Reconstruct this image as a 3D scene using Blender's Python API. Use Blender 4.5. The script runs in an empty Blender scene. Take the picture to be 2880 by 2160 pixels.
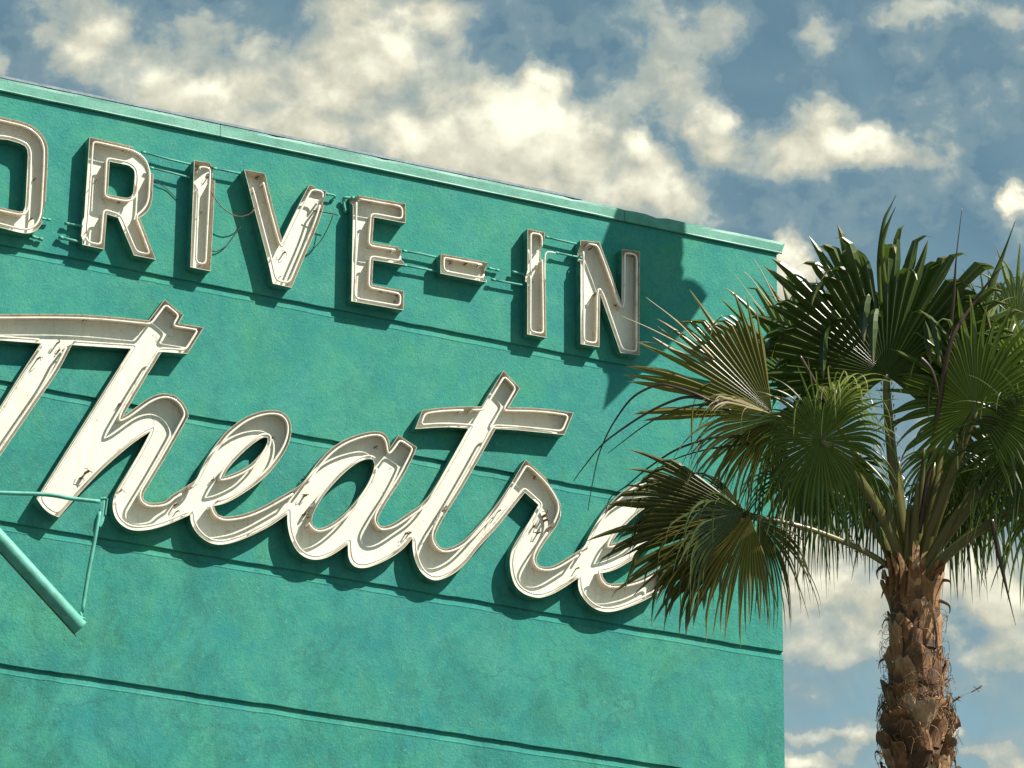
import bpy, bmesh, math, random
from mathutils import Vector, Matrix, noise
from mathutils.geometry import tessellate_polygon
R_ = math.radians
random.seed(7)
scn = bpy.context.scene
COL = scn.collection

# ------------------------------------------------------------------ camera
# world: x runs along the wall to the right, y into the wall, z up; the wall face is y = 0
F = 12950.0; CX, CY = 1440.0, 1080.0; Z0 = 47.0
vV = Vector((238.0, 33080.0, F)).normalized()
vH = Vector((27760.0, -5270.0, F)); vH = (vH - vV * vH.dot(vV)).normalized()
h3 = Vector((vH.x, vH.y, -vH.z)); v3 = Vector((vV.x, vV.y, -vV.z)); n3 = v3.cross(h3)
if n3.z > 0: n3 = -n3
# rows: world axis directions seen in camera space -> camera matrix in world
def cam_to_world(c): return Vector((c.dot(h3), c.dot(n3), c.dot(v3)))
cr, cu, cb = cam_to_world(Vector((1, 0, 0))), cam_to_world(Vector((0, 1, 0))), cam_to_world(Vector((0, 0, 1)))
fw = -cb
CAM = Vector((0, 0, 0)) - fw * Z0
ZOFF = 1.6 - CAM.z
CAM.z = 1.6
def ray(px, py):
    return (cr * ((px - CX) / F) + cu * (-(py - CY) / F) + fw)
def W(px, py, d=0.0):
    "point on the plane d metres in front of the wall"
    r = ray(px, py); t = (-d - CAM.y) / r.y
    return CAM + r * t
def P(px, py, z):
    "point at depth z from the camera"
    return CAM + ray(px, py) * z
def wx(px, py, d=0.0):
    p = W(px, py, d); return (p.x, p.z)

cd = bpy.data.cameras.new('camera'); cam = bpy.data.objects.new('camera', cd); COL.objects.link(cam)
m = Matrix((( cr.x, cu.x, cb.x, CAM.x), (cr.y, cu.y, cb.y, CAM.y), (cr.z, cu.z, cb.z, CAM.z), (0, 0, 0, 1)))
cam.matrix_world = m
cd.sensor_width = 36; cd.lens = F * 36 / 2880; cd.clip_start = 0.5; cd.clip_end = 6000
scn.camera = cam

# ------------------------------------------------------------------ sun
SUN = Vector((0.43, -0.40, 0.68)).normalized()
sd = bpy.data.lights.new('sun', 'SUN'); so = bpy.data.objects.new('sun', sd); COL.objects.link(so)
sd.energy = 5.0; sd.angle = R_(0.35); sd.color = (1.0, 0.95, 0.84)
so.rotation_euler = (-SUN).to_track_quat('-Z', 'Y').to_euler(); so.location = (20, -40, 60)

# ------------------------------------------------------------------ node helper
class NT:
    def __init__(s, tree): s.t = tree; s.n = tree.nodes; s.l = tree.links
    def node(s, typ, **kw):
        n = s.n.new(typ)
        for k, v in kw.items():
            if k.startswith('i_'): n.inputs[k[2:].replace('_', ' ')].default_value = v
            else: setattr(n, k, v)
        return n
    def link(s, a, b): s.l.new(a, b)
    def math(s, op, a, b=None, c=None, clamp=False):
        n = s.n.new('ShaderNodeMath'); n.operation = op; n.use_clamp = clamp
        for i, v in enumerate((a, b, c)):
            if v is None: continue
            if isinstance(v, (int, float)): n.inputs[i].default_value = v
            else: s.l.new(v, n.inputs[i])
        return n.outputs[0]
    def vmath(s, op, a, b=None, c=None, out=0):
        n = s.n.new('ShaderNodeVectorMath'); n.operation = op
        for i, v in enumerate((a, b, c)):
            if v is None: continue
            if isinstance(v, (tuple, list, Vector)): n.inputs[i].default_value = tuple(v)
            elif isinstance(v, (int, float)): n.inputs[i].default_value = (v, v, v)
            else: s.l.new(v, n.inputs[i])
        return n.outputs[out]
    def noise(s, vec, scale, detail=6, rough=.55, dist=0, out=0):
        n = s.n.new('ShaderNodeTexNoise'); n.inputs['Scale'].default_value = scale
        n.inputs['Detail'].default_value = detail; n.inputs['Roughness'].default_value = rough
        n.inputs['Distortion'].default_value = dist
        if vec is not None: s.l.new(vec, n.inputs['Vector'])
        return n.outputs[out]
    def ramp(s, fac, stops, interp='LINEAR'):
        n = s.n.new('ShaderNodeValToRGB'); cr_ = n.color_ramp; cr_.interpolation = interp
        while len(cr_.elements) < len(stops): cr_.elements.new(0.5)
        for e, (p, c) in zip(cr_.elements, stops):
            e.position = p; e.color = (c, c, c, 1) if isinstance(c, (int, float)) else (*c, 1)
        s.l.new(fac, n.inputs[0]); return n.outputs[0]
    def mix(s, fac, a, b, mode='MIX'):
        n = s.n.new('ShaderNodeMix'); n.data_type = 'RGBA'; n.blend_type = mode
        for idx, v in ((0, fac), (6, a), (7, b)):
            if isinstance(v, (int, float)): n.inputs[idx].default_value = v
            elif isinstance(v, tuple): n.inputs[idx].default_value = (*v, 1)
            else: s.l.new(v, n.inputs[idx])
        return n.outputs[2]
def mat(name):
    m = bpy.data.materials.new(name); m.use_nodes = True
    t = NT(m.node_tree); b = m.node_tree.nodes['Principled BSDF']
    return m, t, b
def bump(t, b, height, strength=.5, dist=.01):
    n = t.n.new('ShaderNodeBump'); n.inputs['Strength'].default_value = strength
    n.inputs['Distance'].default_value = dist; t.link(height, n.inputs['Height'])
    t.link(n.outputs[0], b.inputs['Normal']); return n

# ------------------------------------------------------------------ materials
def make_stucco():
    m, t, b = mat('teal_stucco')
    g = t.n.new('ShaderNodeNewGeometry').outputs['Position']
    big = t.noise(g, .55, 5, .6, .4); mid = t.noise(g, 2.3, 6, .65, .5); mp = t.n.new('ShaderNodeMapping'); mp.inputs['Rotation'].default_value = (.63, .41, .87); t.link(g, mp.inputs[0]); gr = mp.outputs[0]
    fine = t.noise(gr, 26, 5, .8, .3); vf = t.noise(gr, 43, 3, .75)
    g2 = t.vmath('ADD', g, (31, 7, 12)); hue = t.noise(g2, 1.1, 6, .62, .8)
    c = t.ramp(hue, [(.32, (.024, .232, .226)), (.5, (.031, .262, .214)), (.68, (.048, .290, .196))])
    c = t.mix(t.ramp(mid, [(.42, 0.0), (.68, .5)]), c, (.085, .35, .265))
    hue2 = t.noise(t.vmath('ADD', gr, (3, 70, 1)), 6, 5, .75, .4)
    c = t.mix(t.ramp(hue2, [(.48, 0.0), (.66, .42)]), c, (.024, .19, .205))
    c = t.mix(t.ramp(hue2, [(.32, .30), (.46, 0.0)]), c, (.085, .315, .165))
    # weather stains: dark streaks and patches low down on the wall
    sep = t.n.new('ShaderNodeSeparateXYZ'); t.link(g, sep.inputs[0])
    st = t.noise(t.vmath('MULTIPLY', g, (1.0, 1.0, .6)), 1.7, 8, .8, .6)
    low = t.math('MULTIPLY_ADD', sep.outputs[2], -.16, 3.25, True)
    stain = t.math('MULTIPLY', t.ramp(st, [(.46, 0.0), (.66, .72)]), low)
    sp = t.ramp(t.noise(gr, 19, 4, .85), [(.53, 0.0), (.66, .7)])
    stain2 = t.math('MULTIPLY', sp, t.ramp(st, [(.42, .12), (.62, .9)]))
    c = t.mix(stain, c, (.018, .125, .095))
    c = t.mix(t.math('MULTIPLY', stain2, t.math('MULTIPLY_ADD', low, .75, .25)), c, (.02, .11, .085))
    # scattered dark pits and pale flecks
    pit = t.ramp(vf, [(.33, .65), (.43, 0.0)]); c = t.mix(pit, c, (.03, .17, .13))
    fl = t.ramp(fine, [(.58, 0.0), (.72, .40)]); c = t.mix(fl, c, (.25, .46, .36))
    # hairline cracks
    v = t.n.new('ShaderNodeTexVoronoi'); v.feature = 'DISTANCE_TO_EDGE'; v.inputs['Scale'].default_value = .9
    t.link(t.vmath('ADD', g, t.vmath('MULTIPLY', t.noise(g, 3, 6, .7, 0, 1), (.5, .5, .5))), v.inputs['Vector'])
    v.inputs['Scale'].default_value = .8
    crk = t.math('MULTIPLY', t.ramp(v.outputs[0], [(.0, .55), (.014, 0.0)]), t.math('MULTIPLY', low, t.ramp(big, [(.44, 0.0), (.52, 1.0)])))
    c = t.mix(crk, c, (.02, .10, .08))
    t.link(c, b.inputs['Base Color']); b.inputs['Roughness'].default_value = .85
    b.inputs['Specular IOR Level'].default_value = .25
    h = t.math('ADD', t.math('MULTIPLY', fine, .7), t.math('MULTIPLY', vf, .55))
    h = t.math('ADD', h, t.math('MULTIPLY', mid, .5))
    bump(t, b, h, .8, .011)
    return m
def make_paint(name, col, rough=.45, var=.25, bs=.3):
    m, t, b = mat(name)
    g = t.n.new('ShaderNodeNewGeometry').outputs['Position']
    n1 = t.noise(g, 9, 6, .65); n2 = t.noise(g, 60, 3, .6)
    dark = tuple(x * (1 - var) for x in col); lite = tuple(min(1, x * (1 + var)) for x in col)
    c = t.mix(t.ramp(n1, [(.35, 0.0), (.65, 1.0)]), dark, lite)
    c = t.mix(t.ramp(n2, [(.64, 0.0), (.7, .5)]), c, tuple(x * .35 for x in col))
    t.link(c, b.inputs['Base Color']); b.inputs['Roughness'].default_value = rough
    bump(t, b, n2, bs, .004)
    return m
def make_pan(name, base, rust_amt, rim_rust):
    "old cream enamel, rusting; rust gathers towards the front lip of the can"
    m, t, b = mat(name)
    g = t.n.new('ShaderNodeNewGeometry').outputs['Position']
    n1 = t.noise(g, 5, 7, .7, .4); n2 = t.noise(g, 22, 5, .72, .3); n3_ = t.noise(g, 2.2, 4, .6)
    drip = t.noise(t.vmath('MULTIPLY', g, (9, 9, 1.3)), 2.2, 4, .7)
    c = t.mix(t.ramp(n1, [(.3, 0.0), (.7, 1.0)]), base, tuple(min(.95, x * 1.12) for x in base))
    dirt = t.ramp(drip, [(.50, 0.0), (.72, .5 * rust_amt)]); c = t.mix(dirt, c, (.40, .29, .18))
    at = t.n.new('ShaderNodeAttribute'); at.attribute_name = 'edge'
    e = at.outputs['Fac']
    er = t.math('MULTIPLY', e, rim_rust)
    f = t.math('ADD', t.math('ADD', n2, t.math('MULTIPLY', n3_, .55)), er)
    c = t.mix(t.ramp(f, [(.93, 0.0), (1.05, .62)]), c, (.29, .19, .12))
    c = t.mix(t.ramp(f, [(1.05, 0.0), (1.2, .85)]), c, (.085, .045, .028))
    sp = t.ramp(t.noise(g, 40, 2, .6), [(.70, 0.0), (.745, .8 * rust_amt)]); c = t.mix(sp, c, (.07, .045, .03))
    t.link(c, b.inputs['Base Color']); b.inputs['Roughness'].default_value = .5
    bump(t, b, t.math('ADD', n2, t.math('MULTIPLY', n1, 1.5)), .35, .008)
    return m
def make_glass_tube():
    m, t, b = mat('coated_neon_glass')
    g = t.n.new('ShaderNodeNewGeometry').outputs['Position']
    n = t.noise(g, 7, 5, .7)
    c = t.ramp(n, [(.34, (.60, .50, .42)), (.46, (.84, .78, .68)), (.7, (.9, .87, .80))])
    c = t.mix(t.ramp(t.noise(g, 28, 3, .7), [(.68, 0.0), (.74, .8)]), c, (.16, .09, .06))
    t.link(c, b.inputs['Base Color']); b.inputs['Roughness'].default_value = .12
    b.inputs['Coat Weight'].default_value = .6
    return m
def make_leaf(name, c1, c2, c3, trans=.35, rough=.30):
    m, t, b = mat(name)
    at = t.n.new('ShaderNodeAttribute'); at.attribute_name = 'leaf'
    sep = t.n.new('ShaderNodeSeparateColor'); t.link(at.outputs['Color'], sep.inputs[0])
    g = t.n.new('ShaderNodeNewGeometry').outputs['Position']
    n = t.noise(g, 6, 4, .6)
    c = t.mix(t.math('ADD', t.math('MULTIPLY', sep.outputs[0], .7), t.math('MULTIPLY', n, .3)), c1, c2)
    c = t.mix(t.ramp(sep.outputs[1], [(.70, 0.0), (1.0, .9)]), c, c3)      # dry tips, paler to carry the sunlight on bent ends
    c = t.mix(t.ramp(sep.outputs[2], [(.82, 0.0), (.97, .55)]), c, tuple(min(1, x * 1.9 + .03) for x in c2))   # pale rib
    t.link(c, b.inputs['Base Color']); b.inputs['Roughness'].default_value = rough
    b.inputs['Specular IOR Level'].default_value = .55
    tr = t.n.new('ShaderNodeBsdfTranslucent'); t.link(t.mix(.5, c, (.12, .2, .01)), tr.inputs['Color'])
    mx = t.n.new('ShaderNodeMixShader'); mx.inputs[0].default_value = trans
    t.link(b.outputs[0], mx.inputs[1]); t.link(tr.outputs[0], mx.inputs[2])
    t.link(mx.outputs[0], m.node_tree.nodes['Material Output'].inputs['Surface'])
    return m
def make_bark():
    m, t, b = mat('palm_bark')
    at = t.n.new('ShaderNodeAttribute'); at.attribute_name = 'leaf'
    sep = t.n.new('ShaderNodeSeparateColor'); t.link(at.outputs['Color'], sep.inputs[0])
    g = t.n.new('ShaderNodeNewGeometry').outputs['Position']
    n = t.noise(t.vmath('MULTIPLY', g, (1, 1, .22)), 55, 5, .7); n2 = t.noise(g, 13, 4, .65)
    f = t.math('ADD', t.math('MULTIPLY', sep.outputs[0], .6), t.math('MULTIPLY', n, .45))
    c = t.ramp(f, [(.15, (.026, .012, .006)), (.36, (.13, .052, .017)), (.54, (.33, .155, .058)), (.74, (.46, .31, .18)), (.95, (.74, .64, .48))])
    c = t.mix(t.ramp(n2, [(.3, .65), (.55, 0.0)]), c, (.07, .032, .015))
    t.link(c, b.inputs['Base Color']); b.inputs['Roughness'].default_value = .7
    bump(t, b, n, .7, .012)
    return m
M = {}
M['stucco'] = make_stucco()
M['coping'] = make_paint('teal_coping_metal', (.062, .29, .215), .5, .16, .5)
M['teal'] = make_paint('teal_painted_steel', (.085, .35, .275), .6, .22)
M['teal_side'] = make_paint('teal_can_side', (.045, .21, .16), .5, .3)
M['zinc'] = make_paint('grey_flashing', (.20, .25, .30), .45, .3)
M['panel'] = make_pan('cream_enamel_panel', (.66, .66, .575), .55, 0.0)
M['wall_in'] = make_pan('cream_enamel_rusty_side', (.50, .45, .36), 1.0, .11)
M['tube'] = make_glass_tube()
M['black'] = make_paint('black_rubber', (.03, .025, .02), .6, .4)
M['rust'] = make_paint('rusty_iron', (.16, .085, .05), .75, .5)
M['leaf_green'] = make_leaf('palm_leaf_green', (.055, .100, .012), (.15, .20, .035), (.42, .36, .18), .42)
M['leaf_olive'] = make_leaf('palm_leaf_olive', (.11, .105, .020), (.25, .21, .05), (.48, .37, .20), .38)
M['leaf_dark'] = make_leaf('palm_leaf_shaded', (.026, .050, .009), (.085, .120, .022), (.34, .27, .13), .3)  # darker leaf green, with the shade put into its colour
M['leaf_shade'] = make_leaf('palm_leaf_shaded_olive', (.032, .038, .007), (.11, .105, .022), (.40, .30, .16), .25)  # olive leaf again, shade worked into the colour
M['leaf_pale'] = make_leaf('palm_leaf_sunlit_green', (.17, .22, .05), (.36, .38, .14), (.55, .50, .28), .45)  # sunlight on the blades is part of this pale green
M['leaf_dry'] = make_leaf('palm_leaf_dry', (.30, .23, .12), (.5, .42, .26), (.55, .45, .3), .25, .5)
M['strand'] = make_leaf('palm_strand_dark', (.03, .02, .014), (.07, .045, .03), (.35, .26, .2), .05)
M['petiole'] = make_leaf('palm_petiole', (.08, .085, .02), (.19, .17, .055), (.26, .12, .045), .05)
M['bark'] = make_bark()
M['fibre'] = make_leaf('palm_fibre', (.20, .10, .045), (.42, .27, .14), (.5, .36, .2), .2, .6)
def make_ground():
    m, t, b = mat('worn_asphalt')
    g = t.n.new('ShaderNodeNewGeometry').outputs['Position']
    c = t.ramp(t.noise(g, .25, 8, .7), [(.35, (.07, .065, .055)), (.65, (.11, .10, .085))])
    t.link(c, b.inputs['Base Color']); b.inputs['Roughness'].default_value = .95
    return m
M['ground'] = make_ground()

# ------------------------------------------------------------------ mesh helper
class MB:
    def __init__(s): s.v = []; s.f = []; s.mi = []; s.att = []; s.edge = []
    def vert(s, p, a=(.5, 0, 0), e=0.0): s.v.append(tuple(p)); s.att.append(a); s.edge.append(e); return len(s.v) - 1
    def face(s, idx, mi=0): s.f.append(tuple(idx)); s.mi.append(mi)
    def box(s, a, b, mi=0, c=.5):
        x0, y0, z0 = a; x1, y1, z1 = b
        i = [s.vert(p, (c, 0, 0)) for p in ((x0,y0,z0),(x1,y0,z0),(x1,y1,z0),(x0,y1,z0),(x0,y0,z1),(x1,y0,z1),(x1,y1,z1),(x0,y1,z1))]
        for q in ((3,2,1,0),(4,5,6,7),(0,1,5,4),(1,2,6,5),(2,3,7,6),(3,0,4,7)): s.face([i[k] for k in q], mi)
    def tube(s, pts, r, n=8, mi=0, closed=False, a=(.5, 0, 0), flat=1.0, up=None, cap=True):
        pts = [Vector(p) for p in pts]; N = len(pts)
        if N < 2: return
        rr = r if callable(r) else (lambda u: r)
        tang = []
        for i in range(N):
            if closed: d = pts[(i + 1) % N] - pts[i - 1]
            else: d = pts[min(i + 1, N - 1)] - pts[max(i - 1, 0)]
            tang.append(d.normalized() if d.length > 1e-9 else Vector((0, 0, 1)))
        u0 = up or Vector((0, -1, 0))
        if abs(tang[0].dot(u0)) > .95: u0 = Vector((1, 0, 0))
        x = (u0 - tang[0] * u0.dot(tang[0])).normalized(); rings = []
        for i in range(N):
            x = x - tang[i] * x.dot(tang[i])
            x = x.normalized() if x.length > 1e-6 else Vector((1, 0, 0))
            y = tang[i].cross(x); rad = rr(i / (N - 1))
            rings.append([s.vert(pts[i] + x * (math.cos(2*math.pi*k/n) * rad * flat) + y * (math.sin(2*math.pi*k/n) * rad), a) for k in range(n)])
        for i in range(N if closed else N - 1):
            A, B = rings[i], rings[(i + 1) % N]
            for k in range(n): s.face((A[k], A[(k+1)%n], B[(k+1)%n], B[k]), mi)
        if not closed and cap:
            s.face(rings[0][::-1], mi); s.face(rings[-1], mi)
    def build(s, name, mats, parent=None, smooth=False, uv=None):
        me = bpy.data.meshes.new(name)
        off = Vector((0, 0, 0))
        if parent is not None:
            q = parent
            while q is not None: off += q.location; q = q.parent
        me.from_pydata([(v[0]-off.x, v[1]-off.y, v[2]-off.z) for v in s.v], [], s.f)
        for m_ in (mats if isinstance(mats, (list, tuple)) else [mats]): me.materials.append(m_)
        me.polygons.foreach_set('material_index', s.mi)
        if smooth: me.polygons.foreach_set('use_smooth', [True] * len(s.f))
        ca = me.attributes.new('leaf', 'FLOAT_COLOR', 'POINT')
        ca.data.foreach_set('color', [x for a in s.att for x in (a[0], a[1], a[2], 1.0)])
        ea = me.attributes.new('edge', 'FLOAT', 'POINT'); ea.data.foreach_set('value', s.edge)
        me.update()
        o = bpy.data.objects.new(name, me); COL.objects.link(o)
        if parent is not None: o.parent = parent
        return o
def thing(name, label, cat, loc, group=None):
    o = bpy.data.objects.new(name, None); COL.objects.link(o); o.location = loc; o.empty_display_size = .3
    o['label'] = label; o['category'] = cat
    if group: o['group'] = group
    return o
def tag(o, label, cat, group=None):
    o['label'] = label; o['category'] = cat
    if group: o['group'] = group
    return o
def structure(o): o['kind'] = 'structure'; return o
def spline(pts, n=6, closed=False):
    "Catmull-Rom through 3-D points"
    P_ = [Vector(p) for p in pts]; N = len(P_); out = []
    for i in range(N if closed else N - 1):
        if closed: a, b, c, d = P_[i-1], P_[i], P_[(i+1) % N], P_[(i+2) % N]
        else: a, b, c, d = P_[max(i-1,0)], P_[i], P_[i+1], P_[min(i+2,N-1)]
        for k in range(n):
            t = k / n
            out.append(.5 * ((2*b) + (c-a)*t + (2*a-5*b+4*c-d)*t*t + (3*b-a-3*c+d)*t**3))
    if not closed: out.append(P_[-1])
    return out
# ------------------------------------------------------------------ ground
g = MB(); S = 3000
g.face([g.vert(p) for p in ((-S,-S,0),(S,-S,0),(S,S,0),(-S,S,0))])
structure(g.build('ground', M['ground']))

# ------------------------------------------------------------------ screen tower (its back wall carries the sign)
XR = (W(2186, 800).x + W(2206, 2150).x) / 2
XL = XR - 21.0
lines_px = [(0,684,1200,919), (0,1067,1560,1353), (0,1463,2120,1820.5), (0,1866,1200,2050)]
GZ = [(W(a,b).z + W(c,d).z) / 2 for a, b, c, d in lines_px]
ZC = (W(0,256).z + W(1100,492).z + W(2100,695).z) / 3       # underside of the coping
ZT = (W(0,219).z + W(1100,460).z + W(2160,674).z) / 3       # top of the coping
step = (GZ[0] - GZ[3]) / 3
z = GZ[3] - step
while z > 2: GZ.append(z); z -= step
tower = thing('screen_tower', 'teal stucco back wall of a drive-in screen tower, carrying the neon letters', 'building', (XL, 0, 0))
wb = MB(); NX = 120
prof = [(ZC + .12, .03), (ZC, 0.0)]
top = ZC
for zz in GZ:
    prof += [(zz + .004, 0.0), (zz, .003), (zz - .001, .027), (zz - .040, .025), (zz - .076, .019), (zz - .087, -.002), (zz - .094, -.003), (zz - .104, 0.0)]
prof.append((0.0, 0.0))
rows = []
fine_prof = []
for (z0, y0), (z1, y1) in zip(prof, prof[1:]):
    fine_prof.append((z0, y0))
fine_prof.append(prof[-1])
xs = [XL + (XR - XL) * i / (NX * 3) for i in range(NX * 3 + 1)]
for k, (zz, yy) in enumerate(fine_prof):
    row = []
    for i, x in enumerate(xs):
        wob = (noise.noise(Vector((x * 1.7, zz * 3, 1.3))) * .007 + noise.noise(Vector((x * 7, zz * 3, 5.3))) * .006) if 0 < k < len(fine_prof) - 1 else 0
        xe = x
        if i == len(xs) - 1: xe += noise.noise(Vector((zz * 2.3, 0, 9))) * .012
        row.append(wb.vert((xe, yy, zz + wob)))
    rows.append(row)
for a, b in zip(rows, rows[1:]):
    for i in range(len(xs) - 1): wb.face((a[i], b[i], b[i+1], a[i+1]))
# the body behind the face
D = 1.6
tb = [wb.vert(p) for p in ((XL, D, ZC+.12), (XR, D, ZC+.12), (XR, D, 0), (XL, D, 0))]
wb.face((tb[0], tb[1], tb[2], tb[3]))
wb.face((rows[0][0], rows[0][-1], tb[1], tb[0]))
wb.face([r[-1] for r in rows] + [tb[2], tb[1]])
wb.face([r[0] for r in rows][::-1] + [tb[0], tb[3]])
wb.build('wall', M['stucco'], tower)
# the right-hand edge is a cement corner strip a finger wide
cs = MB(); zs = 0.0
while zs < ZC - .02:
    z1 = min(zs + .12, ZC - .01)
    zs = z1
# coping: sheet-metal lengths, butted
cuts = [XL - .04, W(-700,150,.03).x, W(621,350,.03).x, W(1758,600,.03).x, XR + .055]
for a, b in zip(cuts, cuts[1:]):
    c = MB(); n = max(6, int((b - a) / .12)); hgt = ZT - ZC
    pr = [(ZC + .012, -.006), (ZC - .004, -.022), (ZC + .008, -.030), (ZC + .02, -.026), (ZT - .03, -.024), (ZT, -.022), (ZT + .006, .06), (ZT + .01, D + .05), (ZC + .03, D + .05), (ZC + .03, .01)]
    if b > XR: ext = .025
    rr = []
    for k, (zz, yy) in enumerate(pr):
        row = []
        for i in range(n + 1):
            x = a + .003 + (b - a - .006) * i / n
            wob = noise.noise(Vector((x * .9, k * .3, 4.4))) * .004
            dn = abs(noise.noise(Vector((x * 5, 3.1, 2)))) ** 3 * -.10 if k in (5, 6) else 0
            yw = noise.noise(Vector((x * 2.2, k * .6, 8))) * .006 if k in (2, 3, 4, 5) else 0
            if i == n and b > XR and k in (5, 6): x += .04
            row.append(c.vert((x, yy + yw, zz + wob + dn)))
        rr.append(row)
    for k in range(len(pr)):
        A, B = rr[k], rr[(k + 1) % len(pr)]
        for i in range(n): c.face((A[i], B[i], B[i+1], A[i+1]))
    c.face([r[0] for r in rr][::-1]); c.face([r[-1] for r in rr])
    c.build('coping', M['coping'], tower)
fl = MB()
x0, x1 = XL, W(1640, 575, .03).x
fl.box((x0, -.024, ZT + .008), (x1, .10, ZT + .034))
fl.build('roof_flashing', M['zinc'], tower)

# ------------------------------------------------------------------ sign letters: tools in the wall plane (x, z)
def crop(ox, oy, s, pts):
    return [((p[0] / s + ox), (p[1] / s + oy)) + tuple(p[2:]) for p in pts]
def to_plane(px, d):
    return [wx(p[0], p[1], d) + tuple(p[2:]) for p in px]
def area(c): return sum(a[0]*b[1]-b[0]*a[1] for a, b in zip(c, c[1:] + c[:1])) / 2
def smooth_contour(pts, seg=.025, allcorner=False):
    "closed contour; a third element marks a sharp corner; between corners the points are joined by a Catmull-Rom curve"
    N = len(pts); out = []
    isc = [allcorner or len(p) > 2 for p in pts]
    for i in range(N):
        b, c = Vector(pts[i][:2]), Vector(pts[(i+1) % N][:2])
        a = Vector(pts[i-1][:2]) if not isc[i] else b - (c - b)
        d = Vector(pts[(i+2) % N][:2]) if not isc[(i+1) % N] else c + (c - b)
        n = max(1, int((c - b).length / seg))
        for k in range(n):
            t = k / n
            q = .5 * ((2*b) + (c-a)*t + (2*a-5*b+4*c-d)*t*t + (3*b-a-3*c+d)*t**3)
            out.append((q.x, q.y))
    return out
def inset(c, d, hole=False):
    "offset a contour into the metal of the letter by d, with mitred corners"
    if (area(c) < 0) != hole: c = c[::-1]
    N = len(c); out = []
    for i in range(N):
        a, b, e = Vector(c[i-1]), Vector(c[i]), Vector(c[(i+1) % N])
        u, v = (b - a), (e - b)
        if u.length < 1e-6 or v.length < 1e-6: out.append(tuple(b)); continue
        u.normalize(); v.normalize()
        n1, n2 = Vector((-u.y, u.x)), Vector((-v.y, v.x))
        s_ = n1 + n2
        if s_.length < .25: s_ = n1
        s_.normalize(); k = max(.45, s_.dot(n1))
        q = b + s_ * (d / k); out.append((q.x, q.y))
    return out
def cleanup(c, orig, d):
    "drop offset points that came closer to the outline than they should"
    res = []
    O = [Vector(o) for o in orig]
    for p in c:
        q = Vector(p)
        if min((q - o).length_squared for o in O) >= (d * .86) ** 2: res.append(p)
    return res
def fillet(c, r=2):
    for _ in range(r):
        N = len(c); c = [tuple((Vector(c[i-1]) + 2 * Vector(c[i]) + Vector(c[(i+1) % N])) / 4) for i in range(N)]
    return c
def resample(c, step):
    out = [c[0]]; N = len(c); acc = 0
    for i in range(1, N + 1):
        a, b = Vector(c[i-1]), Vector(c[i % N]); L = (b - a).length
        if L < 1e-9: continue
        pos = step - acc
        while pos < L:
            q = a + (b - a) * (pos / L); out.append((q.x, q.y)); pos += step
        acc = L - (pos - step)
    return out
def can(parent, outer, holes, d, gaps=(), th=.0045, flare=.022):
    "open-faced can: side wall with a thickness, and a back panel"
    sw = MB()
    for ci, c in enumerate([outer] + holes):
        hole = ci > 0
        if (area(c) < 0) != hole: c = c[::-1]
        inn = inset(c, th, hole); fl1 = inset(c, th + flare * .45, hole); fl2 = inset(c, th + flare, hole); N = len(c)
        low = [0.0] * N
        for i, p in enumerate(c):
            for (gx, gz, gr, gd) in gaps:
                q = math.hypot(p[0] - gx, p[1] - gz)
                if q < gr: low[i] = max(low[i], gd * min(1, (gr - q) / (gr * .25)))
        nz = [noise.noise(Vector((p[0] * 9, p[1] * 9, 3))) for p in c]
        A, B, C_, D_, C2 = [], [], [], [], []
        for i in range(N):
            front = -(d - low[i] * d * (.85 + .3 * nz[i])) + nz[i] * .0025
            A.append(sw.vert((c[i][0], -.001, c[i][1])))
            B.append(sw.vert((c[i][0], front, c[i][1])))
            C_.append(sw.vert((inn[i][0], front + .0006, inn[i][1]), (.5, 0, 0), 1.0))
            C2.append(sw.vert((fl1[i][0], front * .62, fl1[i][1]), (.5, 0, 0), .45))
            D_.append(sw.vert((fl2[i][0], -.012, fl2[i][1]), (.5, 0, 0), .55))
        for i in range(N):
            j = (i + 1) % N
            sw.face((A[i], A[j], B[j], B[i]), 0)
            sw.face((B[i], B[j], C_[j], C_[i]), 1)
            sw.face((C_[i], C_[j], C2[j], C2[i]), 1)
            sw.face((C2[i], C2[j], D_[j], D_[i]), 1)
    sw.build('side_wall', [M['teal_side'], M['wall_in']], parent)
    bp = MB(); loops = [inset(c, th * .5, k > 0) for k, c in enumerate([outer] + holes)]
    polys = [[Vector((p[0], p[1], 0)) for p in l] for l in loops]
    flat = [p for l in polys for p in l]
    for p in flat: bp.vert((p.x, -.016, p.y))
    for t in tessellate_polygon(polys): bp.face(t)
    o = bp.build('back_panel', M['panel'], parent)
    return o
def tube_loop(parent, c, d, r=.0112, breaks=(), y=None, lift=.004):
    "neon tube along a closed contour, opened at the given points (x, z, radius); its ends turn back into the can"
    c = resample(c, .022); N = len(c)
    y = y if y is not None else -(d - lift)
    keep = [all(math.hypot(p[0]-bx, p[1]-bz) > br for bx, bz, br in breaks) for p in c]
    runs = []
    if all(keep): runs = [None]
    else:
        st = keep.index(False); cur = []
        for k in range(N + 1):
            i = (st + k) % N
            if keep[i] and k < N: cur.append(c[i])
            else:
                if len(cur) > 4: runs.append(cur)
                cur = []
    for run in runs:
        t = MB()
        if run is None:
            t.tube([(p[0], y + noise.noise(Vector((p[0]*2, p[1]*2, 1))) * .006, p[1]) for p in c], r, 8, 0, True)
        else:
            pts = [(p[0], y, p[1]) for p in run]
            a, b = run[0], run[-1]
            pts = [(a[0], -.03, a[1]), (a[0], y * .6, a[1])] + pts + [(b[0], y * .6, b[1]), (b[0], -.03, b[1])]
            t.tube(pts, r, 8)
        t.build('neon_tube', M['tube'], parent, True)
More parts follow.
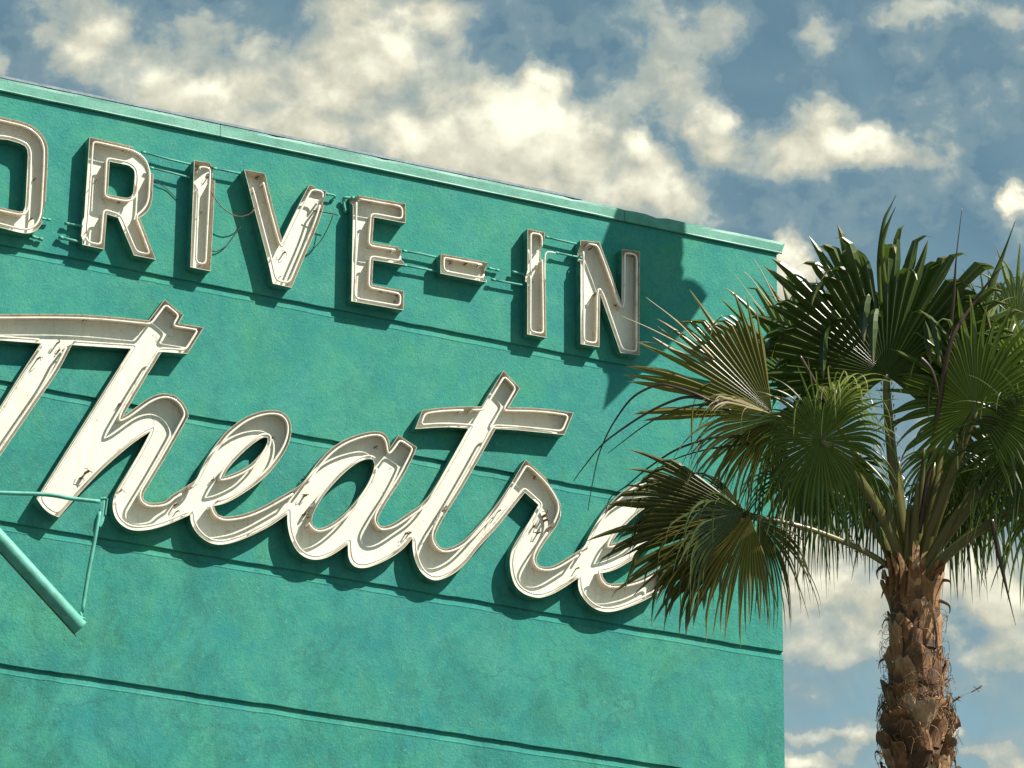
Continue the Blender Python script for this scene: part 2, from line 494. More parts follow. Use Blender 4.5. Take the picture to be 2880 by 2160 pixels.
def blobs(parent, pts, d, name='tube_support'):
    for (x, z, s_) in pts:
        s_ = s_ if s_ < .022 else .022 + (s_ - .022) * .45
        b = MB(); h = random.uniform(.3, .75) * d
        b.tube([(x, -.014, z), (x + s_ * .2, -h, z - s_ * .1)], s_ * .35, 6)
        for k in range(2):
            a = random.uniform(0, 6.28); l = s_ * random.uniform(.8, 1.6)
            b.tube([(x, -h, z), (x + math.cos(a) * l * .6, -h - .01, z + math.sin(a) * l * .6), (x + math.cos(a) * l, -h * .8, z + math.sin(a) * l)], s_ * .12, 4)
        b.build(name, M['rust'], parent)
# ------------------------------------------------------------------ block letters DRIVE-IN (traced outlines of the front lips)
C1 = lambda pts: crop(0, 200, 2.7656, pts)
C2_ = lambda pts: crop(500, 400, 3.16, pts)
C3 = lambda pts: crop(1150, 550, 3.16, pts)
DB = .122
def block_letter(name, label, outer, holes, ins=.040, ih=.034, breaks=(), gaps=(), sup=(), soft=(), d=DB, tubes=True):
    o = to_plane(outer, d); hs = [to_plane(h, d) for h in holes]
    xs_ = [p[0] for p in o]; zs_ = [p[1] for p in o]
    t = thing('neon_letter', label, 'letter', ((min(xs_)+max(xs_))/2, 0, min(zs_)), 'DRIVE-IN block letters')
    oc = smooth_contour(o, .03); hc = [smooth_contour(h, .03) for h in hs]
    gp = [(*wx(a, b, d), r, k) for a, b, r, k in gaps]
    can(t, oc, hc, d, gp)
    bk = [(*wx(a, b, d), r) for a, b, r in breaks]
    if tubes:
        tc = inset(oc, ins); tc = fillet(resample(cleanup(tc, oc, ins), .02), 5); tube_loop(t, tc, d, breaks=bk)
        for h in hc:
            tc = inset(h, ih, True); tc = fillet(resample(cleanup(tc, h, ih), .02), 4); tube_loop(t, tc, d, breaks=bk)
    blobs(t, [(*wx(a, b, .02), s_) for a, b, s_ in sup], d)
    return t
K = 1
D_out = C1([(-150,335,K),(-20,350),(80,372),(150,388),(215,408),(285,450),(340,510),(368,575),(374,640),(368,800),(362,900),(352,1080),(340,1150),(310,1210),(265,1250),(200,1262),(120,1248),(0,1217),(-190,1180,K)])
D_hole = C1([(-42,525,K),(60,535),(155,562),(195,582),(213,610),(217,650),(210,800),(200,1000),(194,1060),(180,1090),(150,1092),(60,1072),(-68,1045,K)])
block_letter('neon_letter', 'block letter D of DRIVE-IN, cut off by the left picture edge', D_out, [D_hole], breaks=[(105,650,.05)], gaps=[(125,598,.10,.55)], sup=[(93,507,.02),(84,618,.02)])
R_out = C1([(697,512,K),(850,545),(1000,580),(1060,600),(1110,632),(1155,675),(1180,735),(1194,800),(1190,900),(1184,1000),(1165,1060),(1130,1110),(1088,1142,K),(1212,1466,K),(1042,1432,K),(918,1140,K),(832,1112,K),(810,1386,K),(640,1350,K)])
R_hole = C1([(853,703,K),(950,722),(1005,735),(1038,762),(1048,810),(1042,900),(1035,950),(1020,975),(990,985),(920,975),(840,958,K)])
block_letter('neon_letter', 'block letter R of DRIVE-IN, torn open at the upper right of its bowl', R_out, [R_hole], breaks=[(288,562,.05),(240,660,.03)],
    gaps=[(412,432,.14,.8),(430,455,.12,.8),(404,414,.10,.5),(238,640,.12,.5)], sup=[(343,423,.022),(333,570,.02),(264,514,.012),(415,520,.014),(310,620,.015)])
I1 = C2_([(146,160,K),(340,190,K),(292,1146,K),(112,1110,K)])
block_letter('neon_letter', 'tall narrow block letter I between the letters R and V', I1, [], .058, breaks=[(553,500,.09)], gaps=[(607,480,.10,.7)], sup=[(554,478,.028),(583,500,.022),(563,600,.012),(560,748,.014)])
V_o = C2_([(590,242,K),(775,276,K),(845,565),(927,868,K),(1050,610),(1168,378,K),(1345,416,K),(1250,720),(1130,1010),(1012,1292,K),(845,1256,K),(790,1010),(690,630)])
block_letter('neon_letter', 'block letter V of DRIVE-IN with a cable hanging at either side', V_o, [], .042, breaks=[(708,490,.14),(893,565,.05)], gaps=[(910,545,.12,.6)], sup=[(718,502,.025),(710,545,.03),(797,712,.03),(895,580,.03),(785,780,.014)])
E_o = C2_([(1560,464,K),(2025,546,K),(2026,718,K),(1745,666,K),(1728,893,K),(2010,938,K),(2008,1090,K),(1738,1046,K),(1727,1266,K),(2010,1322,K),(2005,1492,K),(1542,1412,K)])
block_letter('neon_letter', 'block letter E of DRIVE-IN, two pipes leading from its middle arm to the hyphen', E_o, [], .038, breaks=[(1124,706,.05),(998,560,.04)], gaps=[(1133,712,.08,.7),(994,556,.06,.8)], sup=[(1036,570,.022),(1092,703,.026),(1065,821,.022),(1114,832,.02),(1108,850,.015)])
DS = C3([(285,517,K),(708,594,K),(690,770,K),(280,692,K)])
t = block_letter('neon_letter', 'short cream hyphen between the letters E and I', DS, [], .036, breaks=[(1368,760,.06)], gaps=[(1372,762,.10,.7)], sup=[(1263,742,.02),(1305,744,.03),(1366,765,.02)])
t['category'] = 'hyphen'
I2 = C3([(1056,294,K),(1208,326,K),(1222,1262,K),(1052,1232,K)])
block_letter('neon_letter', 'block letter I between the hyphen and the letter N, missing metal at its upper right', I2, [], .036, breaks=[(1524,712,.06),(1484,770,.04)],
    gaps=[(1532,706,.13,.95),(1484,778,.06,.5)], sup=[(1520,778,.024),(1497,794,.012),(1509,934,.016)])
N_o = C3([(1525,396,K),(1694,412,K),(1790,670),(1889,952,K),(1893,474,K),(2054,500,K),(2049,1420,K),(1880,1396,K),(1790,1135),(1700,872,K),(1693,1346,K),(1527,1320,K)])
block_letter('neon_letter', 'block letter N of DRIVE-IN, last letter of the row, nearest the palm', N_o, [], .036, breaks=[(1640,690,.06),(1756,902,.05)], gaps=[(1634,715,.08,.6)], sup=[(1656,702,.024),(1776,720,.022),(1788,845,.03),(1668,830,.028),(1730,860,.022),(1722,985,.01)])

# ------------------------------------------------------------------ script word
S4 = lambda pts: crop(0, 820, 2.37, pts)
S5 = lambda pts: crop(480, 1080, 3.0729, pts)
S6 = lambda pts: crop(1100, 1020, 2.1825, pts)
DT = .13
e_top = S5([(0,968),(60,930),(140,880),(220,822),(270,722),(330,612),(400,510),(475,418),(560,345),(650,285),(760,242),(860,225),(940,232),(1000,266),(1036,325),(1045,395),(1032,480),(990,580),(920,685),(830,790),(730,875),(620,950),(520,1008),(440,1040),(378,1052,K)])
e_tail_top = S5([(385,1090),(410,1128),(455,1145),(560,1138),(680,1108),(800,1056),(920,990)])
e_bot = S5([(430,1389),(355,1378),(285,1342),(228,1288),(188,1228),(170,1170)])
OFF = (1091, 189)
def sh(pts): return [(p[0]+OFF[0], p[1]+OFF[1]) + tuple(p[2:]) for p in pts]
outline = []
outline += [(-330,885),(-180,878),(-60,880)] + S4([(0,150),(250,149),(500,152),(700,163),(880,180),(992,192,K),(1098,52,K),(1224,156,K),(1190,211,K),(1360,239,K),(1250,414,K),(1078,402,K),(950,610),(820,832,K),(900,775),(980,718),(1050,686),(1115,679),(1180,702),(1232,757),(1256,822),(1240,862),(1100,1110),(985,1300),(957,1350),(958,1385),(985,1405),(1040,1408),(1105,1394)])
outline += e_top + e_tail_top
outline += S5([(1040,920),(1130,862),(1190,790),(1270,680),(1370,572),(1470,500),(1580,450),(1700,416),(1790,408),(1850,430),(1886,480),(1896,552,K),(1970,440,K),(2130,546,K),(2080,660),(1990,830),(1880,1000),(1805,1130),(1790,1185),(1812,1224),(1862,1226),(1930,1200),(2050,1120)])
outline += S6([(174,877),(225,825),(270,762),(330,660),(475,403,K),(330,396),(148,406,K),(192,292,K),(300,277),(430,270),(556,268,K),(690,48,K),(792,156,K),(722,274,K),(850,276),(980,286),(1120,308,K),(1064,443,K),(900,426),(760,413),(642,406,K),(540,590),(430,780),(330,940),(280,1035),(272,1085),(300,1130),(350,1138),(420,1108),(480,1060),(560,975),(650,868),(740,735),(825,594,K),(900,660),(960,720),(1010,790),(1046,865),(1044,930),(1010,1010),(960,1080),(915,1150),(892,1205),(905,1242),(945,1253),(1010,1240)])
outline += [(p[0], p[1]) for p in sh(e_top)[2:-1]] + [sh(e_top)[-1]] + sh(S5([(385,1090),(410,1128),(455,1145),(560,1138),(680,1108),(780,1062),(875,1005)])) + sh(S5([(898,1010,K),(890,1205,K),(760,1280),(640,1335),(520,1375)])) + sh(e_bot)
outline += S6([(1148,1322,K),(1060,1382),(980,1425),(900,1443),(820,1420),(765,1372),(737,1300),(729,1220),(742,1150),(775,1085),(850,970),(905,872,K),(822,797,K),(720,925),(640,1022),(540,1132),(450,1241),(370,1303),(290,1335),(230,1324),(180,1280),(147,1210),(132,1140),(131,1078,K)])
outline += S5([(2010,1424),(1920,1490),(1800,1552),(1700,1586),(1620,1588),(1570,1560),(1538,1500),(1530,1386,K),(1440,1451),(1350,1500),(1260,1519),(1180,1505),(1110,1460),(1060,1390),(1026,1300),(1009,1210),(1008,1126,K),(880,1215),(760,1280),(640,1335),(520,1375)])
outline += e_bot
outline += S4([(1268,1488,K),(1120,1552),(1000,1586),(905,1593),(840,1575),(785,1530),(756,1470),(752,1405),(775,1330),(850,1205),(935,1062),(1004,931,K),(900,1001),(790,1090),(680,1190),(575,1298),(480,1402),(392,1505,K),(335,1480),(285,1438),(244,1378,K),(400,1130),(640,748),(872,380,K),(700,370),(480,356,K),(379,543),(199,806)])
outline += [(-107,1440,K),(-130,1424),(-160,1395,K),(0,1145)] + S4([(160,515),(272,345,K),(0,325)]) + [(-120,948),(-330,945,K)]
holes = []
e_hole = S5([(458,800,K),(500,728),(570,648),(660,560),(750,490),(805,460),(838,462),(838,500),(800,575),(740,645),(670,708),(590,752),(510,785)])
holes.append(e_hole)
holes.append(S5([(1750,655),(1690,650),(1600,690),(1500,770),(1400,872),(1310,985),(1250,1085),(1222,1160),(1230,1220),(1268,1247),(1330,1236),(1400,1200),(1480,1138),(1560,1060),(1640,960),(1705,860),(1748,760),(1762,695)]))
holes.append(sh(e_hole))
script = thing('script_sign', 'large slanting cream script word Theatre with white neon outlines, below the block letters', 'sign', (W(850,1300).x, 0, W(850,1700).z))
oc = smooth_contour(to_plane(outline, DT), .03)
hcs = [smooth_contour(to_plane(h, DT), .03) for h in holes]
can(script, oc, hcs, DT, [(*wx(480,1180,DT), .1, .4), (*wx(1557,1400,DT), .2, .25)])
bk = [(*wx(a, b, DT), r) for a, b, r in [(130,950,.08),(195,965,.06),(410,890,.06),(330,1395,.05),(540,1405,.12),(600,1410,.05),(845,1375,.10),(870,1440,.10),(1060,1300,.05),(1150,1500,.08),(1210,1350,.08),(1255,1440,.05),(1315,1150,.05),(1400,1150,.03),(1530,1470,.10),(1640,1560,.06),(1640,1610,.06)]]
tc = inset(oc, .038); tc = fillet(resample(cleanup(tc, oc, .038), .022), 3)
tube_loop(script, tc, DT, .0115, bk)
for h in hcs:
    tc = inset(h, .034, True); tc = fillet(resample(cleanup(tc, h, .034), .02), 3); tube_loop(script, tc, DT, .0115, bk)
blobs(script, [(*wx(a, b, .02), s_) for a, b, s_ in [(183,990,.05),(105,1010,.03),(160,966,.03),(165,985,.03),(232,902,.02),(427,900,.035),(405,910,.025),(335,1136,.03),(400,1060,.02),(240,1330,.055),(225,1345,.04),(232,1360,.03),(490,1421,.03),(495,1440,.02),(596,1350,.02),(764,1232,.03),(820,1392,.03),(855,1395,.045),(852,1448,.05),(865,1460,.035),(848,1350,.02),(1052,1260,.02),(1150,1500,.03),(1140,1502,.025),(1248,1440,.05),(1210,1500,.03),(1240,1460,.03),(1500,1345,.02),(1528,1452,.06),(1530,1465,.05),(1500,1480,.03),(1512,1500,.025),(1378,1460,.018),(1555,1168,.016),(1005,1230,.02),(700,1500,.02),(940,1560,.018),(1620,1600,.02),(1400,1440,.014)]], DT)

# ------------------------------------------------------------------ conduits and cables between the letters
def pipe(pts, r, label, name='conduit', m='teal', group='pipes between the letters', cat='pipe', sp=0, n=8):
    b = MB(); q = [W(a, c, d) for a, c, d in pts]
    if sp: q = spline(q, sp)
    b.tube(q, r, n)
    if name == 'conduit':                                  # couplings
        for k in (0, -1):
            p0, p1 = Vector(q[k]), Vector(q[1 if k == 0 else -2]); dd = (p1 - p0).normalized()
            b.tube([p0, p0 + dd * .045], r * 1.35, n)
    base = q[0]
    o = b.build(name, M[m], None, True)
    return tag(o, label, cat, group)
T_ = .0115
pipe([(398,427,.05),(478,449,.05),(548,465,.05)], T_, 'upper pipe between the letters R and I')
pipe([(420,471,.06),(478,485,.06),(536,500,.06)], .011, 'lower pipe between the torn side of R and the letter I')
pipe([(598,473,.06),(690,491,.06)], T_, 'pipe from the top of the first I to the letter V')
pipe([(913,545,.05),(938,549,.05),(941,556,.03),(930,566,.0)], T_, 'short bent pipe at the right of the V', sp=4)
pipe([(997,558,.05),(972,556,.05),(966,562,.03),(970,590,.02),(975,598,.0)], .016, 'bent pipe at the upper left of the E', sp=4)
pipe([(1132,706,.05),(1180,713,.05),(1238,726,.05)], T_, 'upper pipe between the E and the hyphen')
pipe([(1132,746,.05),(1180,754,.05),(1240,766,.05)], T_, 'lower pipe between the E and the hyphen')
pipe([(1372,754,.03),(1404,761,.03)], .011, 'broken upper pipe right of the hyphen')
pipe([(1440,764,.04),(1480,773,.05)], .011, 'broken pipe stub left of the second I')
pipe([(1382,786,.05),(1430,795,.05),(1486,805,.05)], T_, 'lower pipe between the hyphen and the second I')
pipe([(1532,666,.05),(1580,677,.05),(1632,689,.05)], T_, 'upper pipe between the second I and the N')
pipe([(1560,710,.05),(1600,718,.05),(1636,725,.05)], .011, 'lower pipe between the second I and the N')
pipe([(112,613,.05),(142,619,.04)], .011, 'pipe stub at the lower right of the D')
pipe([(88,665,.03),(120,674,.03)], .013, 'broken pipe below the letter D')
pipe([(182,628,.04),(232,636,.05)], .012, 'upper pipe stub at the left foot of the R')
pipe([(165,667,.03),(236,684,.05)], .016, 'lower pipe stub at the left foot of the R')
def cable(pts, r, label, m='black'):
    pipe(pts, r, label, 'cable', m, 'loose cables on the sign', 'cable', 6, 6)
cable([(592,535,.11),(608,563,.12),(636,593,.12),(671,609,.12),(702,602,.12),(717,584,.12)], .0055, 'thin cable sagging between the first I and the V', 'rust')
cable([(595,706,.02),(612,706,.02),(637,690,.02),(662,658,.02),(676,640,.02)], .0055, 'thin dark cable lying on the wall between I and V')
cable([(881,592,.10),(905,596,.11),(936,601,.12),(951,605,.12)], .006, 'short stiff wire with a clip, sticking out of the V')
cable([(937,605,.12),(925,635,.10),(900,680,.06),(858,720,.01)], .005, 'thin cable hanging from the wire clip down behind the V')
cable([(430,505,.02),(450,518,.02),(470,532,.01),(500,560,.01)], .004, 'frayed wire at the right of the R')
# neon end running from the second I over to the N
pt = MB(); pt.tube(spline([W(1532,792,.118), W(1532,730,.118), W(1536,712,.118), W(1546,709,.118), W(1562,712,.10)], 5), .009, 8)
tag(pt.build('bent_tube', M['tube'], None, True), 'bent white neon tube end reaching from the second I towards the N', 'tube')
# thin line of rain wire on the script h
# ------------------------------------------------------------------ steel bracket at the lower left, standing well off the wall
YB = 1.5
br = thing('bracket_frame', 'teal steel bracket of a thick pipe and thin rods, before the foot of the h', 'bracket', tuple(W(225, 1790, YB)))
b = MB(); A, B = W(-420, 1060, YB), W(226, 1768, YB)
ax = (B - A).normalized()
b.tube([A, B - ax * .012, B], lambda u: .080 if u < .9 else .076, 28, cap=True)
b.build('boom', M['teal'], br, True)
b = MB(); side = ax.cross(Vector((0, 1, 0))).normalized()
if side.z > 0: side = -side
b.tube([A + side * .083, B + side * .085 + ax * .03], .006, 5)
b.build('lower_edge_rod', M['rust'], br)  # thin dark rod along the lower edge of the boom
b = MB(); b.tube(spline([W(-400,1370,YB), W(0,1386,YB), W(130,1391,YB), W(200,1402,YB), W(280,1411,YB)], 4), .021, 8, flat=1.0)
b.build('rail', M['teal'], br, True)
b = MB(); b.tube(spline([W(292,1398,YB), W(290,1430,YB), W(285,1462,YB), W(277,1478,YB)], 3), .027, 4, flat=.35)
b.tube([W(282,1402,YB+.01), W(302,1402,YB+.01), W(296,1448,YB+.01)], .008, 6)
b.build('corner_plate', M['teal'], br)
b = MB(); b.tube(spline([W(280,1440,YB), W(268,1510,YB), W(247,1620,YB), W(231,1722,YB)], 4), lambda u: .017 + .003 * math.sin(u * 3), 8)
b.build('hanger_rod', M['teal'], br, True)
b = MB(); p = W(229,1735,YB+.02)
b.tube([W(224,1722,YB+.02), W(229,1740,YB+.02), W(231,1754,YB+.02)], .018, 7)
b.tube([W(222,1735,YB+.04), W(240,1741,YB+.04)], .010, 6)
b.build('bolt', M['teal'], br)
b = MB(); q = W(-420, 1060, 0)
b.tube([A, Vector((A.x, 0, A.z))], .05, 12); b.build('wall_arm', M['teal'], br, True)
b = MB(); b.tube([W(-400,1370,YB), Vector((W(-400,1370,YB).x, 0, W(-400,1370,YB).z))], .02, 8)
b.build('wall_arm', M['teal'], br, True)
# ------------------------------------------------------------------ palm
ZP = 28.0
PXM = F / ZP
tb_ = P(2570, 1650, ZP); bx, by = tb_.x, tb_.y
palm = thing('palm_tree', 'tall fan palm with shaggy brown trunk before the right end of the wall', 'palm tree', (bx, by, 0))
GR = Vector((0, 0, -1))
def trunk_r(z):
    h = z - tb_.z                              # 0 at the crown base, negative below
    pts = [(-14, .36), (-3, .27), (-1.25, .205), (-.95, .185), (-.55, .165), (-.25, .150), (0, .145), (.15, .13)]
    for (a, ra), (b, rb) in zip(pts, pts[1:]):
        if h <= b: return ra + (rb - ra) * max(0, (h - a)) / (b - a)
    return .12
tk = MB()
zz = 0.0; zs = []
while zz < tb_.z + .12: zs.append(zz); zz += .25 if zz < tb_.z - 2 else .05
rings = []
for z in zs:
    r = trunk_r(z) * .9
    ring = []
    for k in range(28):
        a = 2 * math.pi * k / 28
        rr = r * (1 + .06 * noise.noise(Vector((math.cos(a) * 3, math.sin(a) * 3, z * 4))))
        ring.append(tk.vert((bx + math.cos(a) * rr, by + math.sin(a) * rr, z), (random.uniform(.05, .3), 0, 0)))
    rings.append(ring)
for A, B in zip(rings, rings[1:]):
    for k in range(28): tk.face((A[k], A[(k+1) % 28], B[(k+1) % 28], B[k]))
tk.face(rings[-1])
trunk = tk.build('trunk', M['bark'], palm, True)
# old leaf bases wrapped round the trunk, cut off raggedly
def boot(mb, a, z, w_, h_, out, tone, cut):
    N1, N2 = 5, 6
    grid = []
    lean = random.uniform(-1.1, 1.1)
    for j in range(N2 + 1):
        v = j / N2; row = []
        for i in range(N1 + 1):
            u = i / N1 - .5
            ww = w_ * (1 - .42 * v) * (1 + .2 * math.sin(v * 3))
            zz_ = z + h_ * v + (random.uniform(-.02, .03) if j == N2 else 0) + (.035 * cut * (1 - abs(u) * 3) if j == N2 else 0)
            r = trunk_r(zz_) * .93 + .008 + out * v ** 1.7 - abs(u) ** 2 * .10 * (1 - v * .3)
            aa = a + (u * ww + lean * h_ * v * .35) / max(.12, trunk_r(zz_))
            row.append((bx + math.cos(aa) * r, by + math.sin(aa) * r, zz_))
        grid.append(row)
    fr, bk_ = [], []
    for j, row in enumerate(grid):
        tj = tone + random.uniform(-.06, .06) + (.22 if j == N2 else 0)
        fr.append([mb.vert(p, (min(1, max(0, tj + random.uniform(-.08, .08))), 0, 0)) for p in row])
        bk_.append([mb.vert((bx + (p[0]-bx) * .93, by + (p[1]-by) * .93, p[2] - .004), (.1, 0, 0)) for p in row])
    for j in range(N2):
        for i in range(N1):
            mb.face((fr[j][i], fr[j][i+1], fr[j+1][i+1], fr[j+1][i]))
    for i in range(N1): mb.face((fr[N2][i], fr[N2][i+1], bk_[N2][i+1], bk_[N2][i]))
    for j in range(N2):
        mb.face((fr[j][0], fr[j+1][0], bk_[j+1][0], bk_[j][0])); mb.face((bk_[j][N1], bk_[j+1][N1], fr[j+1][N1], fr[j][N1]))
bt = MB(); random.seed(11)
z = tb_.z - 5.5; ph = 0
while z < tb_.z - .02:
    low = max(0.0, min(1.0, (tb_.z - .55 - z) / .5))
    n = 8 if low > .5 else 6
    for k in range(n):
        a = ph + 2 * math.pi * k / n + random.uniform(-.18, .18)
        tone = random.choice([.08, .16, .25, .32, .42, .52, .3, .2]) + (.4 if random.random() < .13 else 0)
        boot(bt, a, z + random.uniform(-.04, .04), random.uniform(.11, .19) * (1 + .1 * (1 - low)), random.uniform(.11, .20) * (1 + .5 * (1 - low)), random.uniform(.012, .085) * (.45 + .75 * low), tone, random.uniform(-.6, 1))
    ph += 1.1; z += .088 if low > .5 else .095
for k in range(15):                                       # tall split bases clasping the live stalks
    boot(bt, 2 * math.pi * k / 15 + random.uniform(-.2, .2), tb_.z - .12 + random.uniform(-.08, .05), random.uniform(.10, .15), random.uniform(.18, .36), random.uniform(.02, .07), random.choice([.2, .3, .45, .55, .65]), random.uniform(-1, 1))
bt.build('leaf_base', M['bark'], palm, False)
# frayed tongues of husk standing off the trunk
for (px, py, dx, dy, w_) in [(2497,1632,-12,30,14),(2640,1642,32,-6,12),(2632,1690,38,14,11),(2618,1755,24,-8,9),(2640,1830,14,24,9),(2640,1762,12,-14,10),(2492,1855,-18,6,8),(2655,1925,14,-14,10),(2652,2075,20,12,16),(2660,2130,26,10,18),(2478,2128,-16,-12,9),(2480,1980,-10,20,8),(2500,1745,-14,2,5),(2645,1990,16,6,8),(2490,1590,-24,18,12),(2625,1600,24,-10,10)]:
    p0 = P(px - (12 if dx > 0 else -12), py, ZP - .05); p1 = P(px + dx, py + dy, ZP - .12)
    s_ = w_ / PXM; q = [p0, p0.lerp(p1, .5) + Vector((0, 0, s_ * .6)), p1, p1 + (GR * .05 + Vector((random.uniform(-.02, .02), 0, 0)))]
    hk = MB(); hk.tube(spline(q, 4), lambda u, s_=s_: s_ * .62 * (1 - u) + .002, 5, 0, False, (random.uniform(.15, .5), 0, 0), .25)
    hk.build('husk', M['bark'], palm)
fb = MB(); random.seed(5)
for i in range(950):
    z = tb_.z - random.random() ** .8 * 2.2 - .1
    if random.random() < .35: z = tb_.z - random.gauss(.78, .11)
    a = random.uniform(0, 6.283); r = trunk_r(z) + .01
    p = Vector((bx + math.cos(a) * r, by + math.sin(a) * r, z))
    o = Vector((math.cos(a), math.sin(a), 0)); s_ = Vector((-math.sin(a), math.cos(a), 0)) * random.choice((-1, 1))
    L = random.uniform(.04, .14)
    q = [p, p + o * random.uniform(.005, .035) + s_ * L * .4 + GR * L * random.uniform(-.3, .2), p + o * random.uniform(.0, .035) + s_ * L * .8 + GR * L * random.uniform(-.2, .6), p + o * random.uniform(0, .03) + s_ * L * random.uniform(.7, 1.2) + GR * L * random.uniform(.0, 1.0)]
    fb.tube(spline(q, 3), .0017, 3, 0, False, (random.random(), 0, 0), cap=False)
q = [P(2640, 1985, ZP - .05), P(2668, 1978, ZP - .1), P(2682, 1972, ZP - .12), P(2700, 1958, ZP - .14)]
fb.tube(spline(q, 4), lambda u: .003 + .010 * max(0, u - .5), 4, 0, False, (.4, 0, 0))
for dx, dy in ((-20, 12), (14, -10), (10, 4), (-6, -8)):
    fb.tube([P(2692, 1968, ZP - .13), P(2692 + dx, 1968 + dy, ZP - .13)], .0025, 3, 0, False, (.2, 0, 0))
q = [P(2700, 1958, ZP - .14), P(2722, 1950, ZP - .15), P(2740, 1942, ZP - .15), P(2762, 1928, ZP - .16)]
fb.tube(spline(q, 4), lambda u: .0008 + .014 * max(0, u - .45) * (1.3 - u), 4, 0, False, (.5, 0, 0))
for dx, dy in ((-16, 10), (12, -4), (-10, -8), (6, 8)):
    fb.tube([P(2748, 1938, ZP - .15), P(2748 + dx, 1938 + dy, ZP - .15)], .0025, 3, 0, False, (.6, 0, 0))
fo = fb.build('fibre', M['fibre'], palm)
fo['kind'] = 'stuff'

def fan(hub, phi, tilt, face, R, spread, n, split, droop, mt, seed, pet=None, pw=.02, stiff=.0, lenf=None, cup=.15, curl=.25, dz=0.0, petm='petiole', name='frond', limit=None):
    """hub: pixel and depth of the hub; phi: image angle of the middle blade; tilt: how far the middle blade leans away (+) or towards the camera;
       face: turn of the blade surface about its middle line; R in reference pixels"""
    rnd = random.Random(seed)
    hx, hy, hz = hub
    H = P(hx, hy, ZP + hz); Rm = R / PXM
    mid = (cr * math.cos(R_(phi)) + cu * math.sin(R_(phi))) * math.cos(R_(tilt)) + fw * math.sin(R_(tilt))
    side = fw.cross(mid).normalized(); nrm = mid.cross(side).normalized()
    if nrm.dot(fw) > 0: nrm = -nrm
    q = Matrix.Rotation(R_(face), 3, mid); side = q @ side; nrm = q @ nrm
    mb = MB(); sp_ = R_(spread); dth = sp_ / n
    for i in range(n):
        th = -sp_ / 2 + (i + .5) * dth
        e = mid * math.cos(th) + side * math.sin(th)
        yaw = rnd.gauss(0, .16) * dth; lift = rnd.gauss(0, .05); turned = False
        tg = (side * math.cos(th) - mid * math.sin(th))
        rel = abs(th) / (sp_ / 2)
        Li = Rm * (1 - .22 * rel * rel) * rnd.uniform(.86, 1.08)
        if lenf: Li *= lenf(th)
        tone = min(1, max(0, rnd.gauss(.5, .22)))
        spl = split * rnd.uniform(.85, 1.12) * min(1, Li / Rm)
        NS = 15; p = H.copy(); d = e.copy(); prev = None
        ds = Li / NS; k = droop * rnd.uniform(.5, 1.6)
        hook = rnd.random() < curl; twist = rnd.uniform(-1, 1); kink = rnd.uniform(.60, .92)
        sidek = rnd.gauss(0, .7); broken = rnd.random() < .09; bk0 = rnd.uniform(.38, .62)
        hw0 = math.tan(dth / 2)
        for j in range(NS + 1):
            s = j / NS; r = s * Li
            if r <= spl * Rm:
                hw = r * hw0 * 1.02; fold = .55
                wlast, slast = hw, s
            else:
                f = (s - slast) / max(1e-3, 1 - slast)
                hw = wlast * (1 - f) ** .55 * (1 - .28 * f); fold = .5
            tt = (tg + nrm * (twist * max(0, s - slast) * 1.2 if r > spl * Rm else 0)).normalized()
            rise = nrm * hw * fold
            g_ = .25 * rnd.random()
            c0 = mb.vert(p + rise, (tone, min(1, s ** 4 + g_ * s), 1))
            a0 = mb.vert(p - tt * hw - rise * .5, (tone, min(1, s ** 4), 0)); b0 = mb.vert(p + tt * hw - rise * .5, (tone, min(1, s ** 4), 0))
            if prev:
                mb.face((prev[0], prev[1], a0, c0)); mb.face((prev[2], prev[0], c0, b0))
            prev = (c0, a0, b0)
            bend = (cup * s * .25)
            if s >= split and not turned: d = (d + tg * yaw + nrm * lift).normalized(); turned = True
            d = (d + nrm * (-bend) * ds / Rm).normalized()
            gk = k * (.10 + (1.2 if s > split * .75 else .0)) + ((7.0 if s > kink else 0) if hook else 0) + (9.0 if broken and s > bk0 else 0)
            gk *= (1 - stiff)
            d = (d + GR * gk * ds / Rm * 1.6 + tg * sidek * (ds / Rm) * (.5 if s > split else 0)).normalized()
            p = p + d * ds
    fr = mb.build(name, M[mt], palm)
    if pet:
        pm = MB(); pts = [P(a, b, ZP + c) for a, b, c in pet] + [H]
        pts = spline(pts, 6)
        wv = pw / PXM
        pm.tube(pts, lambda u: wv * (1.25 - .72 * u), 8, 0, False, (.4, 0, 0), .55)
        # little thorns along both margins
        for k in range(6, len(pts) - 2):
            u = k / len(pts); dd = (pts[k+1] - pts[k]).normalized(); sd_ = dd.cross(fw).normalized()
            for sg in (-1, 1):
                b0 = pts[k] + sd_ * sg * wv * (1.2 - .7 * u)
                pm.face((pm.vert(b0, (.4, 1, 0)), pm.vert(b0 + dd * .03, (.4, 1, 0)), pm.vert(b0 + sd_ * sg * .010 + dd * .026, (.4, 1, 0))))
        po = pm.build('petiole', M[petm], None, True)
        po.data.transform(Matrix.Translation(-Vector((bx, by, 0)))); po.parent = fr
    return fr
CB = (2562, 1600, 0)
